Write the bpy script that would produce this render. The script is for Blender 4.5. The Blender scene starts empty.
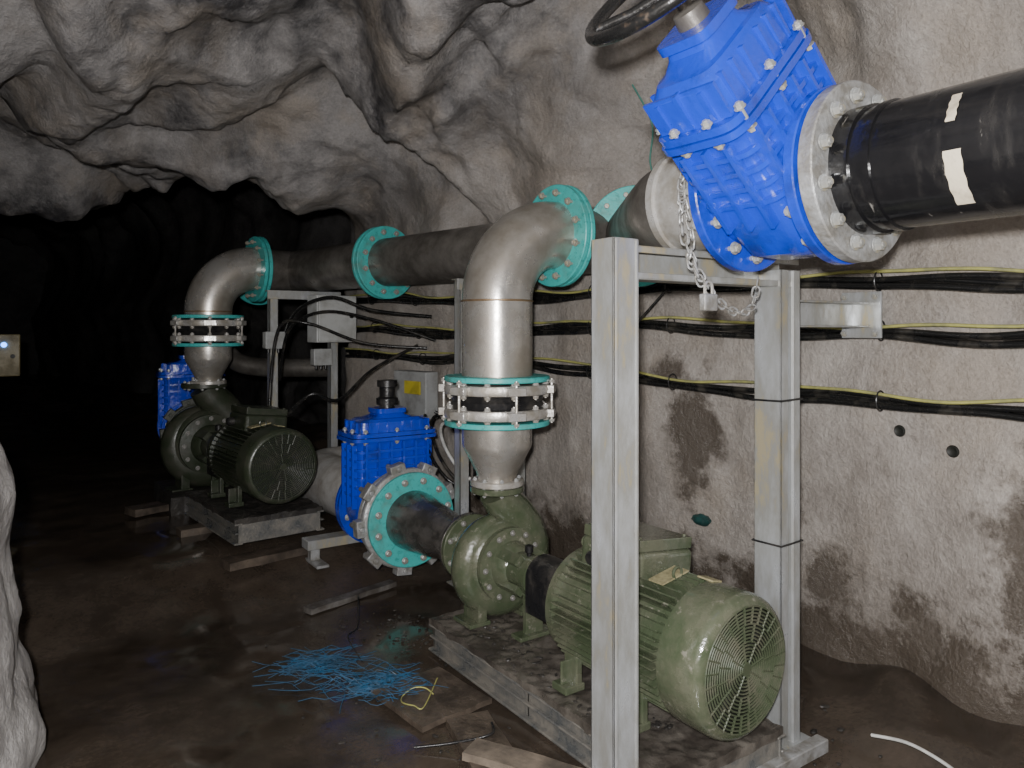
import bpy, bmesh, math, random
from mathutils import Vector, Matrix, Quaternion, noise
random.seed(7)
C = bpy.context.scene.collection
pi = math.pi

# ------------------------------------------------------------------ materials
def newmat(name):
    m = bpy.data.materials.new(name); m.use_nodes = True
    nt = m.node_tree; b = nt.nodes["Principled BSDF"]
    return m, nt, b

def mat(name, col, rough=0.5, metal=0.0, dirt=None, damt=0.35, dscale=6.0, bump=0.15, bscale=60.0, rvar=0.15, coat=0.0, spl=None, spls=38, splt=0.56, stretch=None):
    m, nt, b = newmat(name)
    N, L = nt.nodes, nt.links
    tc = N.new("ShaderNodeTexCoord")
    vec = tc.outputs["Object"]
    if stretch:
        mp = N.new("ShaderNodeMapping"); mp.inputs["Scale"].default_value = stretch; L.new(vec, mp.inputs["Vector"]); vec = mp.outputs[0]
    n1 = N.new("ShaderNodeTexNoise"); n1.inputs["Scale"].default_value = dscale; n1.inputs["Detail"].default_value = 6; n1.inputs["Roughness"].default_value = 0.65
    L.new(vec, n1.inputs["Vector"])
    rp = N.new("ShaderNodeValToRGB")
    rp.color_ramp.elements[0].position = 0.62 - damt * 0.45
    rp.color_ramp.elements[1].position = 0.80 - damt * 0.35
    rp.color_ramp.elements[0].color = (*col, 1)
    d = dirt if dirt else tuple(c * 0.55 for c in col)
    rp.color_ramp.elements[1].color = (*d, 1)
    L.new(n1.outputs["Fac"], rp.inputs["Fac"])
    csock = rp.outputs["Color"]
    if spl:
        n3 = N.new("ShaderNodeTexNoise"); n3.inputs["Scale"].default_value = spls; n3.inputs["Detail"].default_value = 5; n3.inputs["Roughness"].default_value = 0.7
        L.new(vec, n3.inputs["Vector"])
        q = N.new("ShaderNodeMapRange"); q.inputs["From Min"].default_value = splt; q.inputs["From Max"].default_value = splt + 0.08; L.new(n3.outputs["Fac"], q.inputs["Value"])
        mm = N.new("ShaderNodeMix"); mm.data_type = 'RGBA'; L.new(q.outputs["Result"], mm.inputs["Factor"]); L.new(csock, mm.inputs["A"]); mm.inputs["B"].default_value = (*spl, 1)
        csock = mm.outputs["Result"]
    L.new(csock, b.inputs["Base Color"])
    mr = N.new("ShaderNodeMapRange"); mr.inputs["From Min"].default_value = 0.3; mr.inputs["From Max"].default_value = 0.7
    mr.inputs["To Min"].default_value = max(0.03, rough - rvar); mr.inputs["To Max"].default_value = min(1, rough + rvar)
    L.new(n1.outputs["Fac"], mr.inputs["Value"]); L.new(mr.outputs["Result"], b.inputs["Roughness"])
    b.inputs["Metallic"].default_value = metal
    b.inputs["Coat Weight"].default_value = coat
    n2 = N.new("ShaderNodeTexNoise"); n2.inputs["Scale"].default_value = bscale; n2.inputs["Detail"].default_value = 4
    L.new(tc.outputs["Object"], n2.inputs["Vector"])
    bp = N.new("ShaderNodeBump"); bp.inputs["Strength"].default_value = bump; bp.inputs["Distance"].default_value = 0.01
    L.new(n2.outputs["Fac"], bp.inputs["Height"]); L.new(bp.outputs["Normal"], b.inputs["Normal"])
    return m

TEAL = mat("teal_paint", (0.055, 0.43, 0.41), 0.42, dirt=(0.10, 0.25, 0.22), damt=0.3, spl=(0.03, 0.28, 0.26))
STEEL = mat("stainless_steel", (0.60, 0.58, 0.545), 0.31, 0.68, dirt=(0.36, 0.325, 0.275), damt=0.55, dscale=3.2, bump=0.04)
STEELB = mat("bright_steel", (0.60, 0.59, 0.57), 0.34, 0.5, dirt=(0.36, 0.33, 0.28), damt=0.5, dscale=9)
STEELD = mat("dull_pipe_steel", (0.23, 0.215, 0.195), 0.40, 0.5, dirt=(0.10, 0.09, 0.078), damt=0.55, dscale=4)
TAPER = mat("wet_cast_taper", (0.16, 0.15, 0.14), 0.26, 0.4, dirt=(0.06, 0.055, 0.05), damt=0.6, dscale=7, bump=.25, coat=.4)
TINT = mat("weld_heat_tint", (0.30, 0.20, 0.11), 0.4, 0.6)
GALV = mat("galvanised_steel", (0.53, 0.555, 0.58), 0.38, 0.45, dirt=(0.34, 0.34, 0.32), damt=0.7, dscale=6, bump=0.10, spl=(0.43, 0.38, 0.26), spls=6, splt=0.56, stretch=(1.4, 1.4, 0.5))
GALVD = mat("galvanised_cast", (0.42, 0.43, 0.44), 0.45, 0.35, dirt=(0.22, 0.21, 0.19), damt=0.6, dscale=14, bump=0.35)
GALVM = mat("muddy_galvanised", (0.20, 0.19, 0.18), 0.5, 0.2, dirt=(0.08, 0.07, 0.06), damt=0.6, dscale=10, bump=0.3)
BLUE = mat("blue_epoxy", (0.007, 0.044, 0.53), 0.22, dirt=(0.015, 0.03, 0.20), damt=0.25, dscale=5, bump=0.3, bscale=30, coat=0.5)
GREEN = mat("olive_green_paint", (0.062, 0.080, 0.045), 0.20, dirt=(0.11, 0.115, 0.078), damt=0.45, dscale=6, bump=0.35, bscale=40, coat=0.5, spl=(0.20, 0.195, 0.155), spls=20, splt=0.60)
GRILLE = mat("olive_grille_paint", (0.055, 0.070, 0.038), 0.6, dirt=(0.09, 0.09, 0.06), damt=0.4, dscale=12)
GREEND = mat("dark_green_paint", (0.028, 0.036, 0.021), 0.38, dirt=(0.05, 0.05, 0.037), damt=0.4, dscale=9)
BLACK = mat("black_rubber", (0.012, 0.012, 0.013), 0.35, dirt=(0.05, 0.045, 0.04), damt=0.3, dscale=12, bump=0.2)
WHEEL = mat("black_wheel_paint", (0.010, 0.010, 0.010), 0.28, dirt=(0.12, 0.085, 0.06), damt=0.12, dscale=18, coat=.3)
BLACKP = mat("black_pipe_coat", (0.008, 0.008, 0.009), 0.20, dirt=(0.03, 0.028, 0.026), damt=0.2, dscale=5, bump=0.4, bscale=12, coat=0.3, spl=(0.24, 0.23, 0.21), spls=10, splt=0.655, stretch=(1, 2.4, 0.6))
CABLE = mat("black_cable_sheath", (0.010, 0.010, 0.010), 0.26, dirt=(0.06, 0.054, 0.044), damt=0.22, dscale=7, bump=.2)
YELLOW = mat("yellow_cable_sheath", (0.38, 0.37, 0.12), 0.45, dirt=(0.2, 0.2, 0.1), damt=0.4, dscale=8)
TAPE = mat("cream_tape", (0.60, 0.53, 0.40), 0.5, dirt=(0.35, 0.30, 0.22), damt=0.3, dscale=20)
GREYBOX = mat("grey_plastic", (0.36, 0.37, 0.37), 0.5, dirt=(0.22, 0.22, 0.21), damt=0.4)
WOOD = mat("wet_timber", (0.12, 0.095, 0.073), 0.38, dirt=(0.045, 0.035, 0.027), damt=0.55, dscale=7, bump=0.4)
CONC = mat("muddy_concrete", (0.14, 0.126, 0.108), 0.32, dirt=(0.045, 0.038, 0.032), damt=0.62, dscale=5, bump=0.8, bscale=22, rvar=.25)
DKCONC = mat("dark_wet_concrete", (0.05, 0.045, 0.04), 0.5, dirt=(0.02, 0.018, 0.016), damt=0.6, dscale=7, bump=0.8, bscale=25)
BASEM = mat("muddy_steel_channel", (0.11, 0.115, 0.115), 0.35, 0.25, dirt=(0.22, 0.205, 0.18), damt=0.55, dscale=9, bump=0.4)
BLUEF = mat("blue_plastic_fibre", (0.025, 0.105, 0.21), 0.45, dirt=(0.015, 0.05, 0.09), damt=0.5, dscale=10)
WHITE = mat("white_plastic", (0.55, 0.55, 0.52), 0.5)
SIGNY = mat("yellow_sign_plastic", (0.60, 0.50, 0.05), 0.5)
DARK = mat("dark_void_metal", (0.012, 0.013, 0.010), 0.6)
BRASS = mat("yellowish_label", (0.36, 0.32, 0.18), 0.5, dirt=(0.2, 0.18, 0.1), damt=0.5, dscale=30)
STRING = mat("teal_string", (0.05, 0.20, 0.16), 0.6)

def rockmat(name, c_light, c_dark, rough_lo, rough_hi, stains=(), wetbase=True, bumpd=0.02, bs=0.8, upper_shade=None, brown=None, streak=False):
    m, nt, b = newmat(name); N, L = nt.nodes, nt.links
    tc = N.new("ShaderNodeTexCoord")
    def nz(scale, det=6, ro=0.6, vec=None):
        n = N.new("ShaderNodeTexNoise"); n.inputs["Scale"].default_value = scale; n.inputs["Detail"].default_value = det
        n.inputs["Roughness"].default_value = ro; L.new(vec or tc.outputs["Object"], n.inputs["Vector"]); return n
    big = nz(0.9, 5); med = nz(5, 8, 0.7); fine = nz(60, 4, 0.7); fin2 = nz(18, 6, 0.7)
    r1 = N.new("ShaderNodeValToRGB"); r1.color_ramp.elements[0].position = 0.38; r1.color_ramp.elements[1].position = 0.60
    r1.color_ramp.elements[0].color = (*c_dark, 1); r1.color_ramp.elements[1].color = (*c_light, 1)
    ad = N.new("ShaderNodeMath"); ad.operation = 'MULTIPLY_ADD'; ad.inputs[1].default_value = 0.42
    L.new(med.outputs["Fac"], ad.inputs[0])
    ml = N.new("ShaderNodeMath"); ml.operation = 'MULTIPLY'; ml.inputs[1].default_value = 0.58
    L.new(big.outputs["Fac"], ml.inputs[0]); L.new(ml.outputs[0], ad.inputs[2])
    L.new(ad.outputs[0], r1.inputs["Fac"])
    col = r1.outputs["Color"]
    sep = N.new("ShaderNodeSeparateXYZ"); L.new(tc.outputs["Object"], sep.inputs[0])
    if upper_shade:  # grazing-light shade painted in: rock colour darkens upward, deeper and leftward
        lo, hi = upper_shade
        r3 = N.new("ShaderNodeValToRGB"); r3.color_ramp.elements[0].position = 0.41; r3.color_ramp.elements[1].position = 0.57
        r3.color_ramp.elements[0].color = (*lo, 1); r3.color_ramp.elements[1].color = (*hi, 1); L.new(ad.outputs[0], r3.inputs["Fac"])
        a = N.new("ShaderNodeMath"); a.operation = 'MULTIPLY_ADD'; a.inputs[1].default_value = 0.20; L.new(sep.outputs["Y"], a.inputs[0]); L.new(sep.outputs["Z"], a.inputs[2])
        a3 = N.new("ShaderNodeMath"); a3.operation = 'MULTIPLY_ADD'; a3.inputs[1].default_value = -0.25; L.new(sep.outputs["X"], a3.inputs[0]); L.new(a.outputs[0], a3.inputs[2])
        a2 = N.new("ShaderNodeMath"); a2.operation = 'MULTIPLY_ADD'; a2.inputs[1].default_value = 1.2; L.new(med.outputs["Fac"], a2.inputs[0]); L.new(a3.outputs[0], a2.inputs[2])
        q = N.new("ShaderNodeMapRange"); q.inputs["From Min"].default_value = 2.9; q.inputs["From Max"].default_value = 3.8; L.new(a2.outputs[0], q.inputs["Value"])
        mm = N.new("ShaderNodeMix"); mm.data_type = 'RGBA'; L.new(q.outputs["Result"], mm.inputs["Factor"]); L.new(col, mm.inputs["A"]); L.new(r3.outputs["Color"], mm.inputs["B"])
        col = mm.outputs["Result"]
    if brown:
        n5 = nz(1.7, 6, .65); q = N.new("ShaderNodeMapRange"); q.inputs["From Min"].default_value = 0.48; q.inputs["From Max"].default_value = 0.66; q.inputs["To Max"].default_value = 0.7
        L.new(n5.outputs["Fac"], q.inputs["Value"])
        mm = N.new("ShaderNodeMix"); mm.data_type = 'RGBA'; L.new(q.outputs["Result"], mm.inputs["Factor"]); L.new(col, mm.inputs["A"]); mm.inputs["B"].default_value = (*brown, 1)
        col = mm.outputs["Result"]
    if streak:
        mp = N.new("ShaderNodeMapping"); mp.inputs["Scale"].default_value = (3.2, 3.2, 0.55); L.new(tc.outputs["Object"], mp.inputs["Vector"])
        n6 = nz(1.0, 6, .62, mp.outputs[0]); q = N.new("ShaderNodeMapRange"); q.inputs["From Min"].default_value = 0.50; q.inputs["From Max"].default_value = 0.64; q.inputs["To Max"].default_value = 0.5
        L.new(n6.outputs["Fac"], q.inputs["Value"])
        mm = N.new("ShaderNodeMix"); mm.data_type = 'RGBA'; L.new(q.outputs["Result"], mm.inputs["Factor"]); L.new(col, mm.inputs["A"]); mm.inputs["B"].default_value = (c_dark[0] * .62, c_dark[1] * .6, c_dark[2] * .57, 1)
        col = mm.outputs["Result"]
    r2 = N.new("ShaderNodeMapRange"); r2.inputs["From Min"].default_value = 0.3; r2.inputs["From Max"].default_value = 0.7
    r2.inputs["To Min"].default_value = 0.82; r2.inputs["To Max"].default_value = 1.13
    L.new(fine.outputs["Fac"], r2.inputs["Value"])
    mx = N.new("ShaderNodeVectorMath"); mx.operation = 'SCALE'
    L.new(col, mx.inputs[0]); L.new(r2.outputs["Result"], mx.inputs["Scale"])
    col = mx.outputs[0]
    wet = None
    def addwet(sock):
        nonlocal wet
        if wet is None: wet = sock
        else:
            a = N.new("ShaderNodeMath"); a.operation = 'MAXIMUM'; L.new(wet, a.inputs[0]); L.new(sock, a.inputs[1]); wet = a.outputs[0]
    if wetbase:
        a = N.new("ShaderNodeMath"); a.operation = 'MULTIPLY_ADD'; a.inputs[1].default_value = -1.3
        L.new(med.outputs["Fac"], a.inputs[0]); L.new(sep.outputs["Z"], a.inputs[2])
        q = N.new("ShaderNodeMapRange"); q.inputs["From Min"].default_value = -0.14; q.inputs["From Max"].default_value = -0.38
        L.new(a.outputs[0], q.inputs["Value"]); addwet(q.outputs["Result"])
    for (c, s) in stains:
        mp = N.new("ShaderNodeMapping"); mp.vector_type = 'POINT'
        mp.inputs["Scale"].default_value = (1 / s[0], 1 / s[1], 1 / s[2])
        mp.inputs["Location"].default_value = (-c[0] / s[0], -c[1] / s[1], -c[2] / s[2])
        L.new(tc.outputs["Object"], mp.inputs["Vector"])
        ln = N.new("ShaderNodeVectorMath"); ln.operation = 'LENGTH'; L.new(mp.outputs[0], ln.inputs[0])
        a = N.new("ShaderNodeMath"); a.operation = 'MULTIPLY_ADD'; a.inputs[1].default_value = 2.8
        L.new(med.outputs["Fac"], a.inputs[0]); L.new(ln.outputs["Value"], a.inputs[2])
        q = N.new("ShaderNodeMapRange"); q.inputs["From Min"].default_value = 2.60; q.inputs["From Max"].default_value = 2.1; q.inputs["To Max"].default_value = 0.92
        L.new(a.outputs[0], q.inputs["Value"]); addwet(q.outputs["Result"])
    if wet is not None:
        mm = N.new("ShaderNodeMix"); mm.data_type = 'RGBA'
        L.new(wet, mm.inputs["Factor"]); L.new(col, mm.inputs["A"])
        mm.inputs["B"].default_value = (c_dark[0] * 0.30, c_dark[1] * 0.27, c_dark[2] * 0.235, 1)
        col = mm.outputs["Result"]
    L.new(col, b.inputs["Base Color"])
    rr = N.new("ShaderNodeMapRange"); rr.inputs["From Min"].default_value = 0.42; rr.inputs["From Max"].default_value = 0.6
    rr.inputs["To Min"].default_value = rough_lo; rr.inputs["To Max"].default_value = rough_hi
    mud = name == "wet_mud"
    src = nz(1.6, 4, .55) if mud else big
    L.new(src.outputs["Fac"], rr.inputs["Value"])
    rsock = rr.outputs["Result"]
    if wet is not None:
        mw = N.new("ShaderNodeMix"); mw.data_type = 'FLOAT'; L.new(wet, mw.inputs["Factor"]); L.new(rsock, mw.inputs["A"]); mw.inputs["B"].default_value = 0.22; rsock = mw.outputs["Result"]
    L.new(rsock, b.inputs["Roughness"])
    b.inputs["Specular IOR Level"].default_value = 0.9 if mud else 0.45
    s1 = N.new("ShaderNodeMath"); s1.operation = 'MULTIPLY_ADD'; s1.inputs[1].default_value = 0.35
    L.new(fine.outputs["Fac"], s1.inputs[0]); L.new(fin2.outputs["Fac"], s1.inputs[2])
    bp = N.new("ShaderNodeBump"); bp.inputs["Strength"].default_value = bs; bp.inputs["Distance"].default_value = bumpd
    if mud:
        r9 = N.new("ShaderNodeMapRange"); r9.inputs["From Min"].default_value = 0.46; r9.inputs["From Max"].default_value = 0.60; r9.inputs["To Min"].default_value = 0.05; r9.inputs["To Max"].default_value = bs
        L.new(src.outputs["Fac"], r9.inputs["Value"]); L.new(r9.outputs["Result"], bp.inputs["Strength"])
    L.new(s1.outputs[0], bp.inputs["Height"]); L.new(bp.outputs["Normal"], b.inputs["Normal"])
    return m
stains = [((3.1, 2.84, 1.0), (0.5, 0.15, 0.34)), ((3.1, 1.12, 0.74), (0.5, 0.24, 0.48)), ((3.1, 1.62, 0.30), (0.5, 0.09, 0.12)),
          ((3.1, 2.3, 0.70), (0.5, 0.09, 0.20)), ((3.1, 3.0, 1.35), (0.5, 0.10, 0.10)), ((3.1, 2.05, 0.45), (0.5, 0.12, 0.16))]
ROCK = rockmat("shotcrete", (0.45, 0.415, 0.378), (0.265, 0.238, 0.213), 0.34, 0.66, stains, bumpd=0.020, bs=0.85, upper_shade=((0.046, 0.044, 0.046), (0.28, 0.266, 0.258)), brown=(0.30, 0.258, 0.213), streak=True)
ROCKL = rockmat("pale_shotcrete", (0.46, 0.44, 0.42), (0.28, 0.26, 0.25), 0.5, 0.8, (), False, 0.018)
ROCKF = rockmat("unlit_deep_rock", (0.12, 0.114, 0.11), (0.035, 0.033, 0.032), 0.5, 0.8, (), False, 0.03)  # darkened rock copy, its tone stands in for the unlit depth
MUD = rockmat("wet_mud", (0.074, 0.057, 0.043), (0.027, 0.021, 0.016), 0.02, 0.24, (), False, 0.011, 0.55)

# ------------------------------------------------------------------ mesh helpers
def finish(bm, name, material, parent=None, ml=None, smooth=True, ang=38, label=None):
    bmesh.ops.recalc_face_normals(bm, faces=bm.faces[:])
    if smooth:
        a = math.radians(ang)
        for f in bm.faces: f.smooth = True
        for e in bm.edges:
            if len(e.link_faces) == 2 and e.calc_face_angle(0) > a: e.smooth = False
    me = bpy.data.meshes.new(name); bm.to_mesh(me); bm.free()
    me.materials.append(material)
    o = bpy.data.objects.new(name, me); C.objects.link(o)
    if parent: o.parent = parent
    if ml is not None: o.matrix_local = ml
    if label: o["label"] = label
    return o

def thing(name, label, cat, loc=(0, 0, 0), rz=0.0, rot=None, group=None, sc=1.0):
    e = bpy.data.objects.new(name, None); C.objects.link(e); e.empty_display_size = 0.1
    e.location = loc
    e.rotation_euler = rot if rot else (0, 0, rz)
    e.scale = (sc, sc, sc)
    e["label"] = label; e["category"] = cat
    if group: e["group"] = group
    return e
def top(o, label, cat, group=None, kind=None):
    if label: o["label"] = label
    if cat: o["category"] = cat
    if group: o["group"] = group
    if kind: o["kind"] = kind
    return o

def frame_at(pos, axis):
    return Matrix.Translation(Vector(pos)) @ Vector(axis).normalized().to_track_quat('Z', 'Y').to_matrix().to_4x4()

def lathe(bm, prof, seg=48, M=None, closed=False, caps=True):
    M = M or Matrix.Identity(4)
    rings = []
    for (r, z) in prof:
        if r < 1e-5:
            rings.append([bm.verts.new(M @ Vector((0, 0, z)))])
        else:
            rings.append([bm.verts.new(M @ Vector((r * math.cos(2 * pi * i / seg), r * math.sin(2 * pi * i / seg), z))) for i in range(seg)])
    pairs = list(zip(rings[:-1], rings[1:]))
    if closed: pairs.append((rings[-1], rings[0]))
    for a, b in pairs:
        for i in range(seg):
            j = (i + 1) % seg
            if len(a) == 1 and len(b) == 1: continue
            if len(a) == 1: bm.faces.new((a[0], b[i], b[j]))
            elif len(b) == 1: bm.faces.new((a[i], a[j], b[0]))
            else: bm.faces.new((a[i], a[j], b[j], b[i]))
    if caps and not closed:
        for r in (rings[0], rings[-1]):
            if len(r) > 1: bm.faces.new(r)

def box(bm, size, cen=(0, 0, 0), M=None):
    M = M or Matrix.Identity(4)
    r = bmesh.ops.create_cube(bm, size=1.0, matrix=M @ Matrix.Translation(Vector(cen)) @ Matrix.Diagonal((*size, 1)))
    return r["verts"]

def sweep(bm, pts, rad, seg=24, caps=True, closed=False):
    pts = [Vector(p) for p in pts]; n = len(pts)
    if not hasattr(rad, "__len__"): rad = [rad] * n
    T = []
    for i in range(n):
        if closed: t = pts[(i + 1) % n] - pts[i - 1]
        else: t = pts[min(i + 1, n - 1)] - pts[max(i - 1, 0)]
        T.append(t.normalized())
    up = Vector((0, 0, 1)) if abs(T[0].z) < 0.9 else Vector((1, 0, 0))
    nrm = (up - T[0] * up.dot(T[0])).normalized()
    rings = []
    for i in range(n):
        if i:
            q = T[i - 1].rotation_difference(T[i]); nrm = q @ nrm
            nrm = (nrm - T[i] * nrm.dot(T[i])).normalized()
        bn = T[i].cross(nrm)
        rings.append([bm.verts.new(pts[i] + (nrm * math.cos(2 * pi * k / seg) + bn * math.sin(2 * pi * k / seg)) * rad[i]) for k in range(seg)])
    m = n if closed else n - 1
    for i in range(m):
        a, b = rings[i], rings[(i + 1) % n]
        for k in range(seg):
            l = (k + 1) % seg
            bm.faces.new((a[k], a[l], b[l], b[k]))
    if caps and not closed:
        bm.faces.new(rings[0]); bm.faces.new(rings[-1])

def smooth_path(pts, sub=8):
    pts = [Vector(p) for p in pts]; out = []
    for i in range(len(pts) - 1):
        p0 = pts[max(i - 1, 0)]; p1 = pts[i]; p2 = pts[i + 1]; p3 = pts[min(i + 2, len(pts) - 1)]
        for k in range(sub):
            t = k / sub
            out.append(0.5 * ((2 * p1) + (p2 - p0) * t + (2 * p0 - 5 * p1 + 4 * p2 - p3) * t * t + (3 * p1 - p0 - 3 * p2 + p3) * t ** 3))
    out.append(pts[-1]); return out

def loft(bm, secs, seg=40, pw=2.6, M=None):
    M = M or Matrix.Identity(4); rings = []
    for (z, hx, hy) in secs:
        rg = []
        for i in range(seg):
            a = 2 * pi * i / seg; c, s = math.cos(a), math.sin(a)
            x = hx * math.copysign(abs(c) ** (2 / pw), c); y = hy * math.copysign(abs(s) ** (2 / pw), s)
            rg.append(bm.verts.new(M @ Vector((x, y, z))))
        rings.append(rg)
    for a, b in zip(rings[:-1], rings[1:]):
        for k in range(seg):
            l = (k + 1) % seg; bm.faces.new((a[k], a[l], b[l], b[k]))
    bm.faces.new(rings[0]); bm.faces.new(rings[-1])

def bevel(o, w=0.004, seg=2):
    m = o.modifiers.new("bevel", 'BEVEL'); m.width = w; m.segments = seg; m.limit_method = 'ANGLE'; m.angle_limit = 0.6
    return o

_bolts = {}
def bolt_mesh(br, ln, material):
    k = (round(br, 4), round(ln, 4), material.name)
    if k not in _bolts:
        bm = bmesh.new()
        h = br * 0.9
        lathe(bm, [(br * 0.5, -ln / 2 - h * 1.5), (br * 0.5, ln / 2 + h * 1.5)], 10)
        for s in (-1, 1):
            z0 = s * ln / 2
            lathe(bm, [(br * 1.25, z0), (br * 1.25, z0 + s * br * 0.2)], 14)
            lathe(bm, [(br, z0 + s * br * 0.2), (br, z0 + s * h * 1.05), (br * .8, z0 + s * h * 1.2)], 6)
        o = finish(bm, "bolt", material, smooth=False)
        me = o.data; bpy.data.objects.remove(o)
        _bolts[k] = me
    return _bolts[k]
def add_bolts(parent, n, R, br, ln, material, phase=0.5):
    me = bolt_mesh(br, ln, material)
    for i in range(n):
        a = 2 * pi * (i + phase) / n
        o = bpy.data.objects.new("bolt", me); C.objects.link(o); o.parent = parent
        o.location = (R * math.cos(a), R * math.sin(a), 0)

def flange(parent, pos, axis, R, r, th, material, nb=12, br=0.016, bmat=None, name="flange", label=None, bl=None, off=0.045):
    bm = bmesh.new()
    e = 0.004
    lathe(bm, [(r, -th / 2), (R - e, -th / 2), (R, -th / 2 + e), (R, th / 2 - e), (R - e, th / 2), (r, th / 2)], 64, closed=True)
    o = finish(bm, name, material, parent, frame_at(pos, axis), label=label)
    if nb: add_bolts(o, nb, R - off, br, bl or th, bmat or GALV)
    return o

def pipe(parent, pts, r, material, name="pipe", seg=40, label=None):
    bm = bmesh.new(); sweep(bm, pts, r, seg); return finish(bm, name, material, parent, label=label)

# ------------------------------------------------------------------ tunnel shell
def ss(a, b, x):
    t = max(0, min(1, (x - a) / (b - a))); return t * t * (3 - 2 * t)
def floor_z(x, y):
    return 0.24 * ss(4.2, 5.1, y)
def xr(y):
    return 3.22 - 0.165 * max(0, y - 2.6) + 1.5 * ss(6.3, 7.4, y)
def xl(y):
    return -1.35 - 0.28 * max(0, y - 3)
def hh(y):
    return 3.55 - 0.62 * ss(3.0, 5.6, y)
def disp(p):
    w = Vector((noise.noise(p * 0.7 + Vector((7, 1, 3))), noise.noise(p * 0.7 + Vector((1, 9, 4))), noise.noise(p * 0.7 + Vector((5, 2, 8)))))
    q = p + w * 0.9
    nearwall = ss(1.8, 2.6, p.x) * (1 - ss(1.3, 2.5, p.y))
    a = 0.28 * ss(1.9, 3.0, p.z) * (1 - 0.85 * nearwall)
    a += 0.10 * ss(6.0, 7.5, p.y) + 0.033
    big = noise.noise(q * 0.85 + Vector((3, 3, 3)))
    ph = 3.4 * (0.62 * q.y - 0.75 * q.x + 0.55 * q.z) + 5.0 * noise.noise(q * 0.6 + Vector((2, 5, 1)))
    fold = math.sin(ph); fold = math.copysign(abs(fold) ** 0.65, fold)
    md = noise.noise(q * 2.7)
    w2 = Vector((noise.noise(q * 2.4), noise.noise(q * 2.4 + Vector((5, 1, 9))), noise.noise(q * 2.4 + Vector((2, 8, 3))))) * 0.25
    c1 = noise.noise((q + w2) * 1.9 + Vector((4, 4, 1))); cr = 0.30 - math.sqrt(c1 * c1 + 0.004) * 1.7
    c2_ = noise.noise((q + w2) * 4.6 + Vector((1, 7, 2))); cr2 = 0.25 - math.sqrt(c2_ * c2_ + 0.006) * 1.5
    d = a * (0.95 * big + 0.47 * fold + 0.33 * md + 0.28 * cr + 0.11 * cr2 + 0.06 * noise.noise(p * 12.0) + 0.04 * noise.noise(p * 25))
    t = (p.y - 3.55 - 0.35 * (p.z - 2.3)) / 0.5
    d += 0.30 * math.exp(-t * t) * ss(1.9, 2.6, p.z) * ss(1.5, 2.2, p.x)
    t = (p.y - 4.5 - 0.5 * (p.z - 2.3)) / 0.2
    d -= 0.26 * math.exp(-t * t) * ss(2.0, 2.5, p.z) * ss(1.2, 2.0, p.x)
    lip = 5.75 + 1.75 * max(0, 1.75 - p.x) + 0.30 * noise.noise(Vector((p.x * 0.9, 0, 5)))
    lip = min(lip, 9.5)
    d -= 1.7 * ss(lip, lip + 1.5, p.y) * ss(1.95, 2.7, p.z)
    return d + 0.014 * noise.noise(p * 4.0) + 0.004 * noise.noise(p * 13)
def profile(y, N):
    R, Lx, h = xr(y), xl(y), hh(y); cx = (R + Lx) / 2; a = (R - Lx) / 2; n = 4.2
    P = [Vector((R, 0, -0.5))]
    K = 160
    for i in range(K + 1):
        t = pi * i / K; c, s = math.cos(t), math.sin(t)
        P.append(Vector((cx + a * math.copysign(abs(c) ** (2 / n), c), 0, h * abs(s) ** (2 / n))))
    P.append(Vector((Lx, 0, -0.5)))
    d = [0]
    for i in range(1, len(P)): d.append(d[-1] + (P[i] - P[i - 1]).length)
    out = []; j = 0
    for k in range(N + 1):
        s = d[-1] * k / N
        while j < len(d) - 2 and d[j + 1] < s: j += 1
        f = (s - d[j]) / max(1e-9, d[j + 1] - d[j]); out.append(P[j].lerp(P[j + 1], max(0, min(1, f))))
    return out
NP = 340
ys = []
y = -2.5
while y < 26:
    ys.append(y); y += 0.030 if -0.2 < y < 8 else (0.06 if 8 <= y < 11 else 0.2)
rows = []
for y in ys:
    pr = profile(y, NP); row = []
    for k, p in enumerate(pr):
        t = (pr[min(k + 1, NP)] - pr[max(k - 1, 0)]).normalized()
        n = Vector((-t.z, 0, t.x))
        w = Vector((p.x, y, p.z))
        row.append(w + n * disp(w))
    rows.append(row)
kR = int(NP * 0.29); kL = int(NP * 0.71)
def strip(k0, k1, name, material):
    me = bpy.data.meshes.new(name); W = k1 - k0 + 1
    V = [v for r in rows for v in r[k0:k1 + 1]]
    F = []
    for i in range(len(rows) - 1):
        for k in range(W - 1):
            a = i * W + k; F.append((a, a + 1, a + W + 1, a + W))
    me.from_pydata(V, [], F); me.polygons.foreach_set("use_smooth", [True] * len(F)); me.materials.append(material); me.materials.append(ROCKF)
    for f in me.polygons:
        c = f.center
        if c.y > 10 or (c.y > 6.9 and (c.z > 3.2 or c.x > 2.9)): f.material_index = 1  # deep faces get the rock with the tunnel's darkness painted in
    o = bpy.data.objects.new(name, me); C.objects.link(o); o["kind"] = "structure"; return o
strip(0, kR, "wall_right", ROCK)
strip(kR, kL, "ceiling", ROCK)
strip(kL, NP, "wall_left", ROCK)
def grid(name, material, fn, nu, nv):
    V = [fn(i / nu, j / nv) for j in range(nv + 1) for i in range(nu + 1)]
    F = [(j * (nu + 1) + i, j * (nu + 1) + i + 1, (j + 1) * (nu + 1) + i + 1, (j + 1) * (nu + 1) + i) for j in range(nv) for i in range(nu)]
    me = bpy.data.meshes.new(name); me.from_pydata(V, [], F); me.polygons.foreach_set("use_smooth", [True] * len(F)); me.materials.append(material)
    o = bpy.data.objects.new(name, me); C.objects.link(o); return o
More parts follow.
